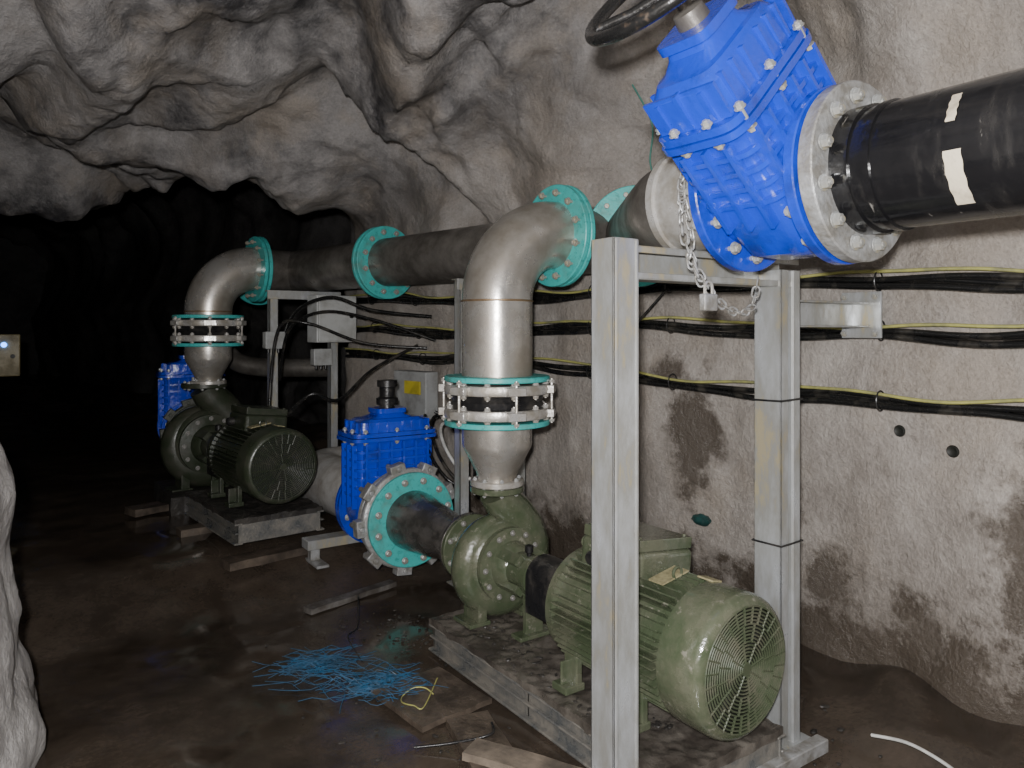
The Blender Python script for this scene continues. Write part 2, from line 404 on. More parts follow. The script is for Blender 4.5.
def ff(u, v):
    x = -8 + 13 * u; y = -2.5 + 28.5 * v ** 1.5
    p = Vector((x, y, 0))
    d = 0.020 * noise.noise(p * 1.6) + 0.012 * noise.noise(p * 5) + 0.003 * noise.noise(p * 14) - 0.012
    edge = ss(2.65, 3.2, x + 0.165 * max(0, y - 2.6))
    d += edge * (0.10 + 0.08 * noise.noise(p * 3))
    return Vector((x, y, floor_z(x, y) + d))
o = grid("floor", MUD, ff, 260, 360); o["kind"] = "structure"
def ef(u, v):
    p = Vector((-9 + 14 * u, 25.6, -0.5 + 7.5 * v)); p.y += 0.5 * noise.noise(p * 0.8); return p
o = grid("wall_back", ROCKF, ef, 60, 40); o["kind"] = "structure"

def ledge():
    bm = bmesh.new(); bmesh.ops.create_icosphere(bm, subdivisions=6, radius=1.0)
    for v in bm.verts:
        d = v.co.copy()
        zz = 0.60 + d.z * 0.68
        h = math.sqrt(max(0, d.x * d.x + d.y * d.y)); h2 = h ** 0.55 if h > 0 else 0
        rad = 0.25 + 0.19 * (1 - ss(0.0, 0.50, zz)) + 0.015 * math.sin(zz * 7)
        ux, uy = (d.x / h, d.y / h) if h > 1e-6 else (0, 0)
        p = Vector((ux * h2 * rad, uy * h2 * 0.7, zz))
        p += Vector((ux, uy, 0.3 * d.z)) * (0.05 * noise.noise(p * 2.6) + 0.025 * noise.noise(p * 7) + 0.008 * noise.noise(p * 18))
        v.co = p
    o = finish(bm, "rock_ledge", ROCKL, ang=80); o.location = (-0.20, 3.35, -0.02)
    top(o, "low grey shotcrete-covered rock ledge rising from muddy floor", "rock")
ledge()

# ------------------------------------------------------------------ pump kit
AZ = 0.45
def make_pump(loc, rz, lab, gm, grp, sc=1.0):
    e = thing("centrifugal_pump", lab, "pump", loc, rz, group=grp, sc=sc)
    bm = bmesh.new()
    Mx = frame_at((0, 0, AZ), (0, 1, 0))
    lathe(bm, [(0.0, -0.10), (0.16, -0.10), (0.19, -0.085), (0.21, -0.05), (0.215, 0.0), (0.21, 0.05), (0.19, 0.085), (0.14, 0.10), (0.12, 0.13), (0, 0.13)], 56, Mx, caps=False)
    pts, rad = [], []
    for i in range(40):
        f = i / 39; ph = math.radians(100) + f * math.radians(250)
        rr = 0.165 + 0.035 * f
        pts.append((rr * math.cos(ph), 0, AZ + rr * math.sin(ph))); rad.append(0.068 + 0.038 * f)
    pts += [(0.195, 0, AZ + 0.06), (0.155, 0, AZ + 0.15), (0.085, 0, AZ + 0.235), (0.03, 0, AZ + 0.29), (0.0, 0, AZ + 0.34)]
    rad += [0.107, 0.107, 0.102, 0.096, 0.094]
    sweep(bm, pts, rad, 28)
    finish(bm, "volute_casing", gm, e, ang=60)
    flange(e, (0, 0, AZ + 0.355), (0, 0, 1), 0.135, 0.05, 0.03, gm, 8, 0.010, GALV, "discharge_flange", off=0.022)
    bm = bmesh.new(); lathe(bm, [(0.13, 0.08), (0.12, 0.16), (0.125, 0.24)], 40, Mx); finish(bm, "inlet_nozzle", gm, e)
    flange(e, (0, 0.245, AZ), (0, 1, 0), 0.175, 0.08, 0.03, gm, 8, 0.012, GALVD, "suction_flange", off=0.028)
    bm = bmesh.new()
    lathe(bm, [(0.18, -0.09), (0.18, -0.12), (0.12, -0.13), (0.10, -0.19), (0.085, -0.20), (0.08, -0.30), (0.095, -0.31), (0.095, -0.35), (0.05, -0.355), (0.035, -0.355), (0.035, -0.40), (0, -0.40)], 40, Mx)
    for k in range(4):
        a = k * pi / 2 + pi / 4
        box(bm, (0.03, 0.16, 0.05), (0.10, -0.21, 0), Matrix.Translation((0, 0, AZ)) @ Matrix.Rotation(a, 4, 'Y'))
    o = finish(bm, "bearing_bracket", gm, e)
    me = bolt_mesh(0.011, 0.02, GALVD)
    for i in range(12):
        a = 2 * pi * i / 12
        b = bpy.data.objects.new("bolt", me); C.objects.link(b); b.parent = o
        b.matrix_local = frame_at((0.158 * math.cos(a), -0.124, AZ + 0.158 * math.sin(a)), (0, 1, 0))
    bm = bmesh.new(); lathe(bm, [(0.012, 0), (0.012, 0.02), (0.02, 0.025), (0.02, 0.055), (0.01, 0.06)], 16, Matrix.Translation((0, -0.27, AZ + 0.075))); finish(bm, "oil_filler_cap", BLACK, e)
    for s in (-1, 1):
        bm = bmesh.new()
        box(bm, (0.05, 0.14, 0.26), (s * 0.13, 0, 0.295)); box(bm, (0.12, 0.16, 0.02), (s * 0.15, 0, 0.175))
        bevel(finish(bm, "mounting_foot", gm, e, smooth=False))
    bm = bmesh.new()
    box(bm, (0.10, 0.03, 0.20), (0, -0.30, 0.27)); box(bm, (0.2, 0.08, 0.02), (0, -0.30, 0.175))
    bevel(finish(bm, "mounting_foot", gm, e, smooth=False))
    bm = bmesh.new()
    P = []
    for y in (-0.37, -0.375, -0.62, -0.625):
        g = 0.0 if y in (-0.375, -0.62) else -0.006
        ring = [Vector(((0.10 + g) * math.cos(pi * i / 16), y, AZ + 0.02 + (0.095 + g) * math.sin(pi * i / 16))) for i in range(17)]
        ring = [Vector((0.10 + g, y, AZ - 0.13))] + ring + [Vector((-0.10 - g, y, AZ - 0.13))]
        P.append([bm.verts.new(v) for v in ring])
    for a, b in zip(P[:-1], P[1:]):
        for i in range(len(a) - 1): bm.faces.new((a[i], a[i + 1], b[i + 1], b[i]))
    bm.faces.new(P[0]); bm.faces.new(P[-1])
    for k in range(4):
        box(bm, (0.004, 0.03, 0.07), (-0.102, -0.42 - k * 0.055, AZ - 0.03))
    finish(bm, "coupling_guard", BLACK, e, label="black coupling guard")
    return e

def make_motor(loc, rz, lab, gm, gr, grp, sc=1.0):
    e = thing("electric_motor", lab, "motor", loc, rz, group=grp, sc=sc)
    Mx = frame_at((0, 0, AZ), (0, 1, 0))
    y0, y1 = -0.66, -1.34
    RO = 0.247
    bm = bmesh.new()
    lathe(bm, [(0.04, y0 + 0.06), (0.04, y0 + 0.01), (0.16, y0), (0.225, y0 - 0.02), (0.225, y0 - 0.06), (0.20, y0 - 0.065), (0.20, y1 + 0.04), (0.228, y1 + 0.03), (0.228, y1), (0.1, y1)], 56, Mx)
    nf = 46
    for i in range(nf):
        a = 2 * pi * (i + 0.5) / nf
        box(bm, (0.048, abs(y1 - y0) - 0.11, 0.006), (0.218, (y0 + y1) / 2 - 0.01, 0), Matrix.Translation((0, 0, AZ)) @ Matrix.Rotation(a, 4, 'Y'))
    finish(bm, "finned_frame", gm, e)
    bm = bmesh.new()
    yE = -1.50
    lathe(bm, [(RO - .012, y1 + 0.03), (RO, y1 + 0.02), (RO, yE + 0.04), (RO - .007, yE + 0.018), (RO - .022, yE + 0.004), (0.214, yE), (0.210, yE), (0.210, yE + 0.006), (0.22, yE + 0.03), (RO - .01, y1)], 64, Mx, caps=False)
    finish(bm, "fan_cover", gm, e)
    bm = bmesh.new(); lathe(bm, [(0.0, yE + 0.04), (0.22, yE + 0.04)], 40, Mx, caps=False)
    for k in range(9):
        a = 2 * pi * k / 9
        box(bm, (0.16, 0.02, 0.012), (0.11, yE + 0.035, 0), Matrix.Translation((0, 0, AZ)) @ Matrix.Rotation(a, 4, 'Y'))
    finish(bm, "cooling_fan", DARK, e, label="dark fan behind the grille")
    bm = bmesh.new()
    for k in range(17):
        r = 0.022 + k * 0.0118
        sweep(bm, [(r * math.cos(2 * pi * i / 48), yE - 0.001, AZ + r * math.sin(2 * pi * i / 48)) for i in range(48)], 0.0034, 5, closed=True)
    for (n0, ra, rb) in ((8, 0.02, 0.09), (16, 0.09, 0.15), (28, 0.15, 0.213)):
        for k in range(n0):
            a = 2 * pi * (k + .25) / n0
            sweep(bm, [(ra * math.cos(a), yE - 0.001, AZ + ra * math.sin(a)), (rb * math.cos(a), yE - 0.001, AZ + rb * math.sin(a))], 0.0040, 5)
    lathe(bm, [(0.024, yE - 0.004), (0.024, yE + 0.004)], 24, Mx)
    finish(bm, "fan_grille", gr, e)
    bm = bmesh.new()
    Mt = Matrix.Translation((0.04, -0.93, AZ + 0.19)) @ Matrix.Rotation(math.radians(6), 4, 'Y')
    box(bm, (0.30, 0.34, 0.13), (0, 0, 0.04), Mt)
    o = finish(bm, "terminal_box", gm, e, smooth=False); bevel(o, 0.022, 4)
    bm = bmesh.new(); box(bm, (0.29, 0.32, 0.045), (0, 0, 0.128), Mt)
    for sx in (-1, 1):
        for sy in (-1, 1): lathe(bm, [(0.009, 0.145), (0.009, 0.158)], 8, Mt @ Matrix.Translation((sx * .125, sy * .135, 0)))
    l = finish(bm, "box_lid", gm, o, smooth=False); bevel(l, 0.014, 3)
    bm = bmesh.new(); lathe(bm, [(0.028, 0), (0.028, 0.04), (0.02, 0.05)], 16, frame_at(Mt @ Vector((-0.15, 0.06, 0.04)), (-1, 0, 0)))
    finish(bm, "cable_gland", BLACK, o)
    for yy in (-0.715, -1.22):
        bm = bmesh.new()
        sweep(bm, [(-0.03 + 0.022 * math.cos(2 * pi * i / 20), yy, AZ + 0.258 + 0.022 * math.sin(2 * pi * i / 20)) for i in range(20)], 0.006, 8, closed=True)
        finish(bm, "lifting_eye", gm, e)
    for (yy, aa, hw) in ((-1.19, 100, 0.14), (-1.30, 78, 0.05)):
        bm = bmesh.new()
        M = Matrix.Translation((0, yy, AZ)) @ Matrix.Rotation(-math.radians(aa), 4, 'Y')
        box(bm, (0.006, 0.07, hw), (0.248, 0, 0), M)
        finish(bm, "nameplate", BRASS, e, smooth=False, label="dirty yellow nameplate")
    for yy in (-0.80, -1.16):
        for s in (-1, 1):
            bm = bmesh.new()
            box(bm, (0.10, 0.09, 0.03), (s * 0.20, yy, 0.18)); box(bm, (0.03, 0.08, 0.16), (s * 0.175, yy, 0.26))
            box(bm, (0.08, 0.012, 0.10), (s * 0.20, yy, 0.235))
            bevel(finish(bm, "motor_foot", gm, e, smooth=False), 0.005)
    return e

def make_base(loc, rz, lab, y0=0.26, cm=None):
    e = thing("equipment_base", lab, "pump base", loc, rz)
    bm = bmesh.new()
    y1 = -1.46
    cy = (y0 + y1) / 2; L = y0 - y1
    bmesh.ops.create_grid(bm, x_segments=70, y_segments=180, size=0.5, matrix=Matrix.Translation((0, cy, 0.160)) @ Matrix.Diagonal((0.58, L, 1, 1)))
    for v in bm.verts: v.co.z += 0.012 * noise.noise(v.co * 8) + 0.007 * noise.noise(v.co * 26); v.co.x += 0.010 * noise.noise(v.co * 12); v.co.y += 0.012 * noise.noise(v.co * 11 + Vector((5, 5, 5)))
    ed = [x for x in bm.edges if x.is_boundary]
    r = bmesh.ops.extrude_edge_only(bm, edges=ed)
    for v in r["geom"]:
        if isinstance(v, bmesh.types.BMVert): v.co.z = 0.125
    finish(bm, "deck", cm or CONC, e, ang=60, label="muddy grout-covered deck slab")
    bm = bmesh.new()
    for s in (-1, 1):
        x = s * 0.27
        box(bm, (0.010, L, 0.125), (x - s * 0.005, cy, 0.066)); box(bm, (0.05, L + .01, 0.010), (x, cy, 0.128)); box(bm, (0.055, L + .01, 0.012), (x, cy, 0.008))
        box(bm, (0.02, L + .005, 0.010), (x + s * .012, cy, 0.072))
    for yy in (y0 - 0.01, y1 + 0.01, cy):
        box(bm, (0.54, 0.012, 0.12), (0, yy, 0.066))
    bevel(finish(bm, "channel_frame", BASEM, e, smooth=False), 0.003, 1)
    return e

P1 = Vector((2.06, 3.13, 0.0)); R1 = math.radians(0.9)
P2 = Vector((1.36, 6.22, 0.27)); R2 = math.radians(4.8)
make_pump(P1, R1, "olive green cast end-suction pump on muddy base under steel reducer", GREEN, "pump sets")
make_motor(P1, R1, "olive green finned electric motor with round fan grille, wet", GREEN, GRILLE, "pump motors")
make_base(P1, 0, "muddy steel channel base frame with grouted deck under near pump", 0.17)
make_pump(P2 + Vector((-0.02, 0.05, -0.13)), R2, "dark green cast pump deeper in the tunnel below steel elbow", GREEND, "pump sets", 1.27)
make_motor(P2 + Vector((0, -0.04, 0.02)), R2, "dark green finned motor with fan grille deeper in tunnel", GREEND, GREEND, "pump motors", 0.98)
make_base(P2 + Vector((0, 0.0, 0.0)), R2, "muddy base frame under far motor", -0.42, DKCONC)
bm = bmesh.new(); box(bm, (0.62, 0.75, 0.14))
bmesh.ops.subdivide_edges(bm, edges=bm.edges[:], cuts=6, use_grid_fill=True)
for v in bm.verts: v.co += v.co.normalized() * 0.03 * noise.noise(v.co * 6)
o = finish(bm, "concrete_plinth", DKCONC, smooth=False); o.location = (1.35, 6.32, 0.29); top(o, "dark wet rough concrete plinth under far pump", "plinth")

# ------------------------------------------------------------------ discharge kit
HZ = 2.10
PR = 0.178
def discharge(loc, rz, zf, zc0, zc1):
    base = Vector(loc)
    r = thing("pipe_reducer", "brushed steel cone reducer bolted onto pump outlet", "pipe reducer", (base.x, base.y, base.z + zf), rz, group="reducers")
    h = zc0 - zf
    bm = bmesh.new(); lathe(bm, [(0.10, 0.02), (0.10, 0.05), (0.108, h * 0.22), (0.158, h * 0.50), (0.172, h * 0.58), (PR - .002, h * 0.64), (PR - .002, h - 0.01)], 48)
    finish(bm, "cone", STEEL, r, ang=60)
    flange(r, (0, 0, 0.018), (0, 0, 1), 0.135, 0.06, 0.03, STEELB, 8, 0.010, GALV, off=0.022)
    flange(r, (0, 0, h - 0.014), (0, 0, 1), 0.265, 0.12, 0.026, TEAL, 0, label="turquoise painted ring flange")
    j = thing("flexible_pipe_coupling", "steel flexible coupling with tie rods, black rubber centre", "pipe coupling", (base.x, base.y, base.z + zc0), rz, group="flexible couplings")
    H = zc1 - zc0
    bm = bmesh.new(); lathe(bm, [(0.17, 0.0), (0.20, 0.03), (0.24, H * .35), (0.225, H / 2), (0.24, H * .65), (0.20, H - 0.03), (0.17, H)], 48); finish(bm, "rubber_bellows", BLACK, j)
    for z in (0.036, H - 0.036):
        bm = bmesh.new(); lathe(bm, [(0.15, z - 0.024), (0.262, z - 0.024), (0.268, z), (0.262, z + 0.024), (0.15, z + 0.024)], 56, closed=True)
        for k in range(6):
            a = 2 * pi * (k + 0.25) / 6
            box(bm, (0.05, 0.09, 0.040), (0.268, 0, z), Matrix.Rotation(a, 4, 'Z'))
        bevel(finish(bm, "clamp_ring", STEELB, j), 0.003, 1)
    me = bolt_mesh(0.014, H - 0.01, STEELB)
    for k in range(6):
        a = 2 * pi * (k + 0.25) / 6
        o = bpy.data.objects.new("tie_rod", me); C.objects.link(o); o.parent = j; o.location = (0.276 * math.cos(a), 0.276 * math.sin(a), H / 2)
    me = bolt_mesh(0.015, 0.050, STEELB)
    for z in (0.036, H - 0.036):
        for k in range(12):
            a = 2 * pi * (k + 0.5) / 12
            o = bpy.data.objects.new("bolt", me); C.objects.link(o); o.parent = j; o.location = (0.245 * math.cos(a), 0.245 * math.sin(a), z)
    e = thing("elbow_pipe", "brushed stainless steel elbow riser with turquoise flanges", "pipe", (base.x, base.y, base.z + zc1), rz, group="riser elbows")
    t = HZ - (base.z + zc1); BR = 0.355
    pts = [(0, 0, 0.01), (0, 0, max(0.04, (t - BR) * 0.5))]
    for i in range(0, 15):
        a = (pi / 2) * i / 14
        pts.append((BR - BR * math.cos(a), 0, t - BR + BR * math.sin(a)))
    pts.append((BR + 0.03, 0, t))
    bm = bmesh.new(); sweep(bm, pts, PR, 48); finish(bm, "elbow_body", STEEL, e, ang=60)
    bm = bmesh.new()
    M = frame_at((0, 0, t - BR), (0, 0, 1))
    sweep(bm, [M @ Vector((PR * math.cos(2 * pi * i / 48), PR * math.sin(2 * pi * i / 48), 0)) for i in range(48)], 0.005, 6, closed=True)
    finish(bm, "weld_seam", TINT, e, label="brown heat-tinted weld seam")
    flange(e, (0, 0, 0.014), (0, 0, 1), 0.265, 0.12, 0.026, TEAL, 0, label="turquoise painted ring flange")
    flange(e, (BR + 0.015, 0, t), (1, 0, 0), 0.27, 0.15, 0.028, TEAL, 12, 0.016, GALV, bl=0.075, label="turquoise bolted flange")
discharge(P1, R1, 0.82, 1.155, 1.345)
discharge(P2, R2, 0.90, 1.23, 1.42)

# ------------------------------------------------------------------ header pipes
def hdr(y): return Vector((2.78 - 0.208 * (y - 3.08), y, HZ))
d = (hdr(5) - hdr(3)).normalized()
A = hdr(2.92); B = hdr(5.10); E = hdr(7.0)
VX = 2.07; VZ = 2.06
dd = (Vector((A.x, A.y, 0)) - Vector((VX + .03, 1.98, 0))).normalized()
h1 = thing("header_pipe", "long dull steel header pipe with turquoise flanges along wall", "pipe", A)
pipe(h1, [Vector((0, 0, 0)), dd * 0.06, dd * 0.12 + d * 0.05, (B - A) * 0.3, (B - A) * 0.6, B - A - d * 0.01], PR, STEELD)
stub0 = Vector((P1.x + 0.355 + 0.035, P1.y, HZ)) - A; stub1 = hdr(3.13) - A
pipe(h1, [stub0, (stub0 + stub1) / 2, stub1], PR - .004, STEELD, "branch_stub")
flange(h1, stub0 + Vector((0.016, 0, 0)), (1, 0, 0), 0.27, 0.15, 0.028, TEAL, 0, label="turquoise flange")
flange(h1, dd * 0.0, dd, 0.27, 0.15, 0.03, TEAL, 12, 0.016, GALV, bl=0.075, label="turquoise bolted flange")
flange(h1, B - A - d * 0.02, d, 0.27, 0.15, 0.028, TEAL, 12, 0.016, GALV, bl=0.08, label="turquoise bolted flange")
h2 = thing("header_pipe", "dull steel header pipe running into dark tunnel", "pipe", B)
pipe(h2, [d * 0.012, (E - B) * 0.5, E - B], PR, STEELD)
el2 = Matrix.Rotation(R2, 3, 'Z') @ Vector((1, 0, 0))
s0 = P2 + el2 * 0.39; s0.z = HZ; s0 = s0 - B; s1 = hdr(6.36) - B
pipe(h2, [s0, (s0 + s1) / 2, s1], PR - .004, STEELD, "branch_stub")
flange(h2, s0 + el2 * 0.016, el2, 0.27, 0.15, 0.028, TEAL, 0, label="turquoise flange")
flange(h2, d * 0.026, d, 0.27, 0.15, 0.028, TEAL, 0, label="turquoise flange")
flange(h2, E - B, d, 0.27, 0.02, 0.03, TEAL, 12, 0.016, GALV, label="turquoise blind flange")
ob = thing("offset_pipe", "dull steel offset pipe joining header to blue gate valve", "pipe", (VX, 1.70, VZ))
org = Vector((VX, 1.70, VZ))
K0 = A - dd * 0.034; K1 = Vector((VX + .03, 1.98, VZ))
pp = [K0, K0.lerp(K1, .3), K0.lerp(K1, .6), K0.lerp(K1, .86), K0.lerp(K1, .95) + Vector((-.004, -.008, 0)), Vector((VX + .008, 1.93, VZ)), Vector((VX, 1.86, VZ))]
pipe(ob, [p - org for p in pp], PR - 0.010, STEELD, "bend_body")
flange(ob, K0 + dd * .002 - org, dd, 0.27, 0.15, 0.03, TEAL, 0, label="turquoise flange")
bm = bmesh.new()
lathe(bm, [(PR + .002, -0.05), (PR + .002, 0.17), (PR + .012, 0.175), (PR + .012, 0.205), (PR - .002, 0.21)], 48, frame_at((0, 0, 0), (0, 1, 0)))
finish(bm, "steel_spigot", STEELB, ob, label="bright steel pipe spigot")

# ------------------------------------------------------------------ gate valve
def gate_valve(loc, rot, lab, wheel, ch=0.42, FR=0.265, grp="gate valves", wid=1.0):
    e = thing("gate_valve", lab, "valve", loc, rot=rot, group=grp)
    Mx = frame_at((0, 0, 0), (0, 1, 0)); F = 0.19
    bm = bmesh.new()
    lathe(bm, [(0.17, -F), (0.185, -F + 0.03), (0.20, -0.08), (0.215, 0), (0.20, 0.08), (0.185, F - 0.03), (0.17, F)], 48, Mx)
    W_ = wid
    loft(bm, [(-0.215, 0.07, 0.06), (-0.19, 0.14, 0.09), (-0.10, 0.215, 0.115), (0, 0.235 * W_, 0.13), (ch * .5, 0.235 * W_, 0.13), (ch - 0.03, 0.235 * W_, 0.13), (ch, 0.25 * W_, 0.145)], 56, 6.5)
    z = 0.12
    while z < ch - 0.03:
        loft(bm, [(z - 0.008, 0.252 * W_, 0.152), (z + 0.008, 0.252 * W_, 0.152)], 56, 6.5); z += 0.055
    for s in (-1, 1):
        for x in (-0.20, -0.12, -0.04, 0.04, 0.12, 0.20):
            box(bm, (0.014, 0.075, ch * 0.88), (x * W_, s * 0.125, ch * 0.54))
        for yy in (-0.08, 0.0, 0.08):
            box(bm, (0.07, 0.014, ch * 0.85), (s * 0.230 * W_, yy, ch * 0.52))
    finish(bm, "valve_body", BLUE, e, ang=35)
    for s in (-1, 1):
        flange(e, (0, s * (F - 0.016), 0), (0, 1, 0), FR, 0.15, 0.034, BLUE, 12, 0.017, GALV, bl=0.075)
    bm = bmesh.new()
    k = 1.0 if wheel else 0.62
    fx = 0.27 if wheel else 0.285; fy = 0.160 if wheel else 0.175
    loft(bm, [(ch, fx * W_, fy), (ch + 0.022, fx * W_, fy)], 56, 6)
    loft(bm, [(ch + 0.026, (fx - .005) * W_, fy - .005), (ch + 0.05, (fx - .005) * W_, fy - .005)], 56, 6)
    b0 = ch + 0.05
    loft(bm, [(b0, 0.235 * W_, 0.13), (b0 + 0.10 * k, 0.23 * W_, 0.125), (b0 + 0.13 * k, 0.19 * W_, 0.11), (b0 + 0.135 * k, 0.15 * W_, 0.095), (b0 + 0.16 * k, 0.10, 0.085), (b0 + 0.18 * k, 0.09, 0.08), (b0 + 0.182 * k, 0.105, 0.095), (b0 + 0.03 + 0.18 * k, 0.105, 0.095)], 48, 5.5)
    for s in (-1, 1):
        for x in (.05, .11, .17, .22):
            box(bm, (0.012, 0.28 - x * .1, 0.11 * k), (s * x * W_, 0, b0 + 0.057 * k))
    box(bm, (0.485 * W_, 0.014, 0.11 * k), (0, 0, b0 + 0.06 * k))
    box(bm, (0.48 * W_, 0.014, 0.09 * k), (0, 0.08, b0 + 0.055 * k)); box(bm, (0.48 * W_, 0.014, 0.09 * k), (0, -0.08, b0 + 0.055 * k))
    bo = finish(bm, "bonnet", BLUE, e, ang=30)
    me = bolt_mesh(0.014, 0.062, GALV)
    for (x, y) in [(-.2, .145), (0, .145), (.2, .145), (-.2, -.145), (0, -.145), (.2, -.145), (.25, .06), (.25, -.06), (-.25, .06), (-.25, -.06)]:
        b = bpy.data.objects.new("bolt", me); C.objects.link(b); b.parent = bo
        b.location = (x * W_, y, ch + 0.026)
    zt = b0 + 0.03 + 0.18 * k
    bm = bmesh.new(); lathe(bm, [(0.05, zt), (0.045, zt + 0.04), (0.022, zt + 0.05), (0.022, zt + 0.16)], 24); finish(bm, "valve_stem", STEELD if wheel else BLACK, e)
    if wheel:
        zw = zt + 0.11; WR = 0.255
        bm = bmesh.new()
        sweep(bm, [(WR * math.cos(2 * pi * i / 56), WR * math.sin(2 * pi * i / 56), zw + 0.03) for i in range(56)], 0.020, 12, closed=True)
        for q in range(4):
            a = 2 * pi * (q + .35) / 4
            sweep(bm, [(0.02 * math.cos(a), 0.02 * math.sin(a), zw), (0.13 * math.cos(a), 0.13 * math.sin(a), zw + 0.006), (WR * math.cos(a), WR * math.sin(a), zw + 0.03)], [0.020, 0.016, 0.015], 10)
        lathe(bm, [(0.04, zw - 0.025), (0.04, zw + 0.03)], 20)
        finish(bm, "handwheel", WHEEL, e, label="scuffed black round handwheel")
    else:
        bm = bmesh.new(); lathe(bm, [(0.07, zt + 0.02), (0.07, zt + 0.06), (0.05, zt + 0.07), (0.05, zt + 0.13), (0.065, zt + 0.135), (0.065, zt + 0.175), (0.0, zt + 0.18)], 20)
        finish(bm, "stem_cap", BLACK, e, label="black stem cap")
    return e
gate_valve((VX, 1.45, VZ), (0, -math.radians(47), 0), "large bright blue gate valve with black handwheel, tilted stem", True, 0.35, wid=0.95)
gate_valve((2.06, 4.42, AZ), (0, 0, 0), "blue epoxy gate valve upright on pump suction line", False, 0.46, grp="suction gate valves", wid=1.05)
RS = math.radians(-4); c2, s2 = math.cos(RS), math.sin(RS)
def L2(y, z=AZ, x=0): return Vector((P2.x + x * c2 - y * s2, P2.y + x * s2 + y * c2, P2.z + z))
gate_valve(L2(1.02), (0, 0, RS), "blue epoxy gate valve behind far pump, in shadow", False, 0.46, grp="suction gate valves")

# ------------------------------------------------------------------ black pipe
bp = thing("black_coated_pipe", "glossy black coated pipe with cream tape bands and grey flange", "pipe", (VX, 1.25, VZ))
pipe(bp, [(0, -0.06, 0), (0, -1.5, 0), (0, -3.2, 0)], PR - 0.002, BLACKP, "pipe_body", 56)
flange(bp, (0, -0.025, 0), (0, 1, 0), 0.262, 0.15, 0.045, GALVD, 12, 0.019, GALV, bl=0.05, label="galvanised grey bolted flange")
bm = bmesh.new()
for (a, w, r) in ((-0.07, 0.03, PR + 0.006), (-0.15, 0.010, PR + .004)):
    lathe(bm, [(r - .02, a - w), (r, a - w), (r, a + w), (r - .02, a + w)], 48, frame_at((0, 0, 0), (0, 1, 0)), closed=True)
finish(bm, "end_collar", BLACKP, bp)
def arcband(y0, y1, r, a0, a1, nm, n=24):
    bm = bmesh.new(); P = []
    for i in range(n + 1):
        a = math.radians(a0 + (a1 - a0) * i / n); j = 0.0012 * math.sin(i * 0.9)
        P.append((bm.verts.new((r * math.cos(a), y0 + j, r * math.sin(a))), bm.verts.new((r * math.cos(a), y1 + j, r * math.sin(a)))))
    for p, q in zip(P[:-1], P[1:]): bm.faces.new((p[0], p[1], q[1], q[0]))
    finish(bm, nm, TAPE, bp, label="cream masking tape strip")
arcband(-0.390, -0.348, PR + 0.001, 188, 236, "tape_band")
arcband(-0.375, -0.352, PR + 0.001, 138, 165, "tape_band")

# ------------------------------------------------------------------ suction lines
def suction(org, rz, k=1.0, fm=TEAL, am=GALVD, tm=TAPER, R=0.285):
    s = thing("suction_pipe", "dull steel tapered suction pipe with flange", "pipe", org, rz, group="suction pipes")
    Mx = frame_at((0, 0, AZ), (0, 1, 0)); S = lambda v: 0.285 + (v - 0.285) * k
    bm = bmesh.new(); lathe(bm, [(0.115, S(0.285)), (0.115, S(0.34)), (0.120, S(0.40)), (PR - 0.012, S(0.80)), (PR - .004, S(0.86)), (PR, S(0.93))], 48, Mx); finish(bm, "taper_body", tm, s, ang=60)
    flange(s, (0, 0.275, AZ), (0, 1, 0), 0.175, 0.08, 0.026, tm, 8, 0.012, GALVD, off=0.028)
    flange(s, (0, S(0.94), AZ), (0, 1, 0), R, 0.15, 0.028, fm, 12 if k == 1 else 0, 0.017, GALV, bl=0.06, label="bolted flange")
    ya = S(0.94) + 0.06
    f0 = R / 0.285
    a = thing("flange_adaptor", "cast flange adaptor ring with bolt lugs", "pipe fitting", (org[0] - math.sin(rz) * ya, org[1] + math.cos(rz) * ya, org[2] + AZ), rz, group="flange adaptors")
    bm = bmesh.new(); My = frame_at((0, 0, 0), (0, 1, 0))
    prof = [(0.16, -0.04), (0.285 * f0, -0.04), (0.305 * f0, -0.03), (0.308 * f0, -0.01), (0.30 * f0, 0.02), (0.265 * f0, 0.04), (0.255 * f0, 0.06), (0.28 * f0, 0.07), (0.285 * f0, 0.1), (0.16, 0.1)]
    lathe(bm, prof, 96, My, closed=True)
    for q in range(9):
        an = 2 * pi * (q + .4) / 9
        box(bm, (0.085, 0.070, 0.10), (0.300 * f0, 0.0, 0), Matrix.Rotation(an, 4, 'Y'))
        lathe(bm, [(0.016, -0.05), (0.016, 0.12)], 10, Matrix.Rotation(an, 4, 'Y') @ frame_at((0.315 * f0, 0, 0), (0, 1, 0)))
    bevel(finish(bm, "adaptor_ring", am, a, ang=50), 0.014, 3)
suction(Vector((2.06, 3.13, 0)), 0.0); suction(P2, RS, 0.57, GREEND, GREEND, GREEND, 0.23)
t1 = thing("suction_pipe_tail", "wide grey coated suction pipe bending toward the rock wall", "pipe", (2.06, 4.64, AZ))
pts = [(0, 0.0, 0.02), (-0.02, 0.40, 0.02), (-0.05, 0.78, 0.02)] + [(-.05 + 0.24 - 0.24 * math.cos(a), 0.78 + 0.24 * math.sin(a), 0.02) for a in [pi / 2 * i / 8 for i in range(1, 9)]] + [(0.36, 1.02, 0.02)]
pipe(t1, pts, PR + 0.026, mat("grey_coated_pipe", (0.50, 0.49, 0.47), .42, .1, dirt=(.30, .27, .24), damt=.4))
flange(t1, (0, -0.006, 0), (0, 1, 0), 0.265, 0.15, 0.03, BLUE, 0)
q = L2(1.23)
t2 = thing("suction_pipe_tail", "dull steel suction pipe going into the dark", "pipe", q, RS)
pipe(t2, [(0, 0, 0), (0, 0.4, 0), (0, 0.9, 0)], PR + .005, STEELD)
flange(t2, (0, -0.006, 0), (0, 1, 0), 0.265, 0.15, 0.03, STEELD, 0)

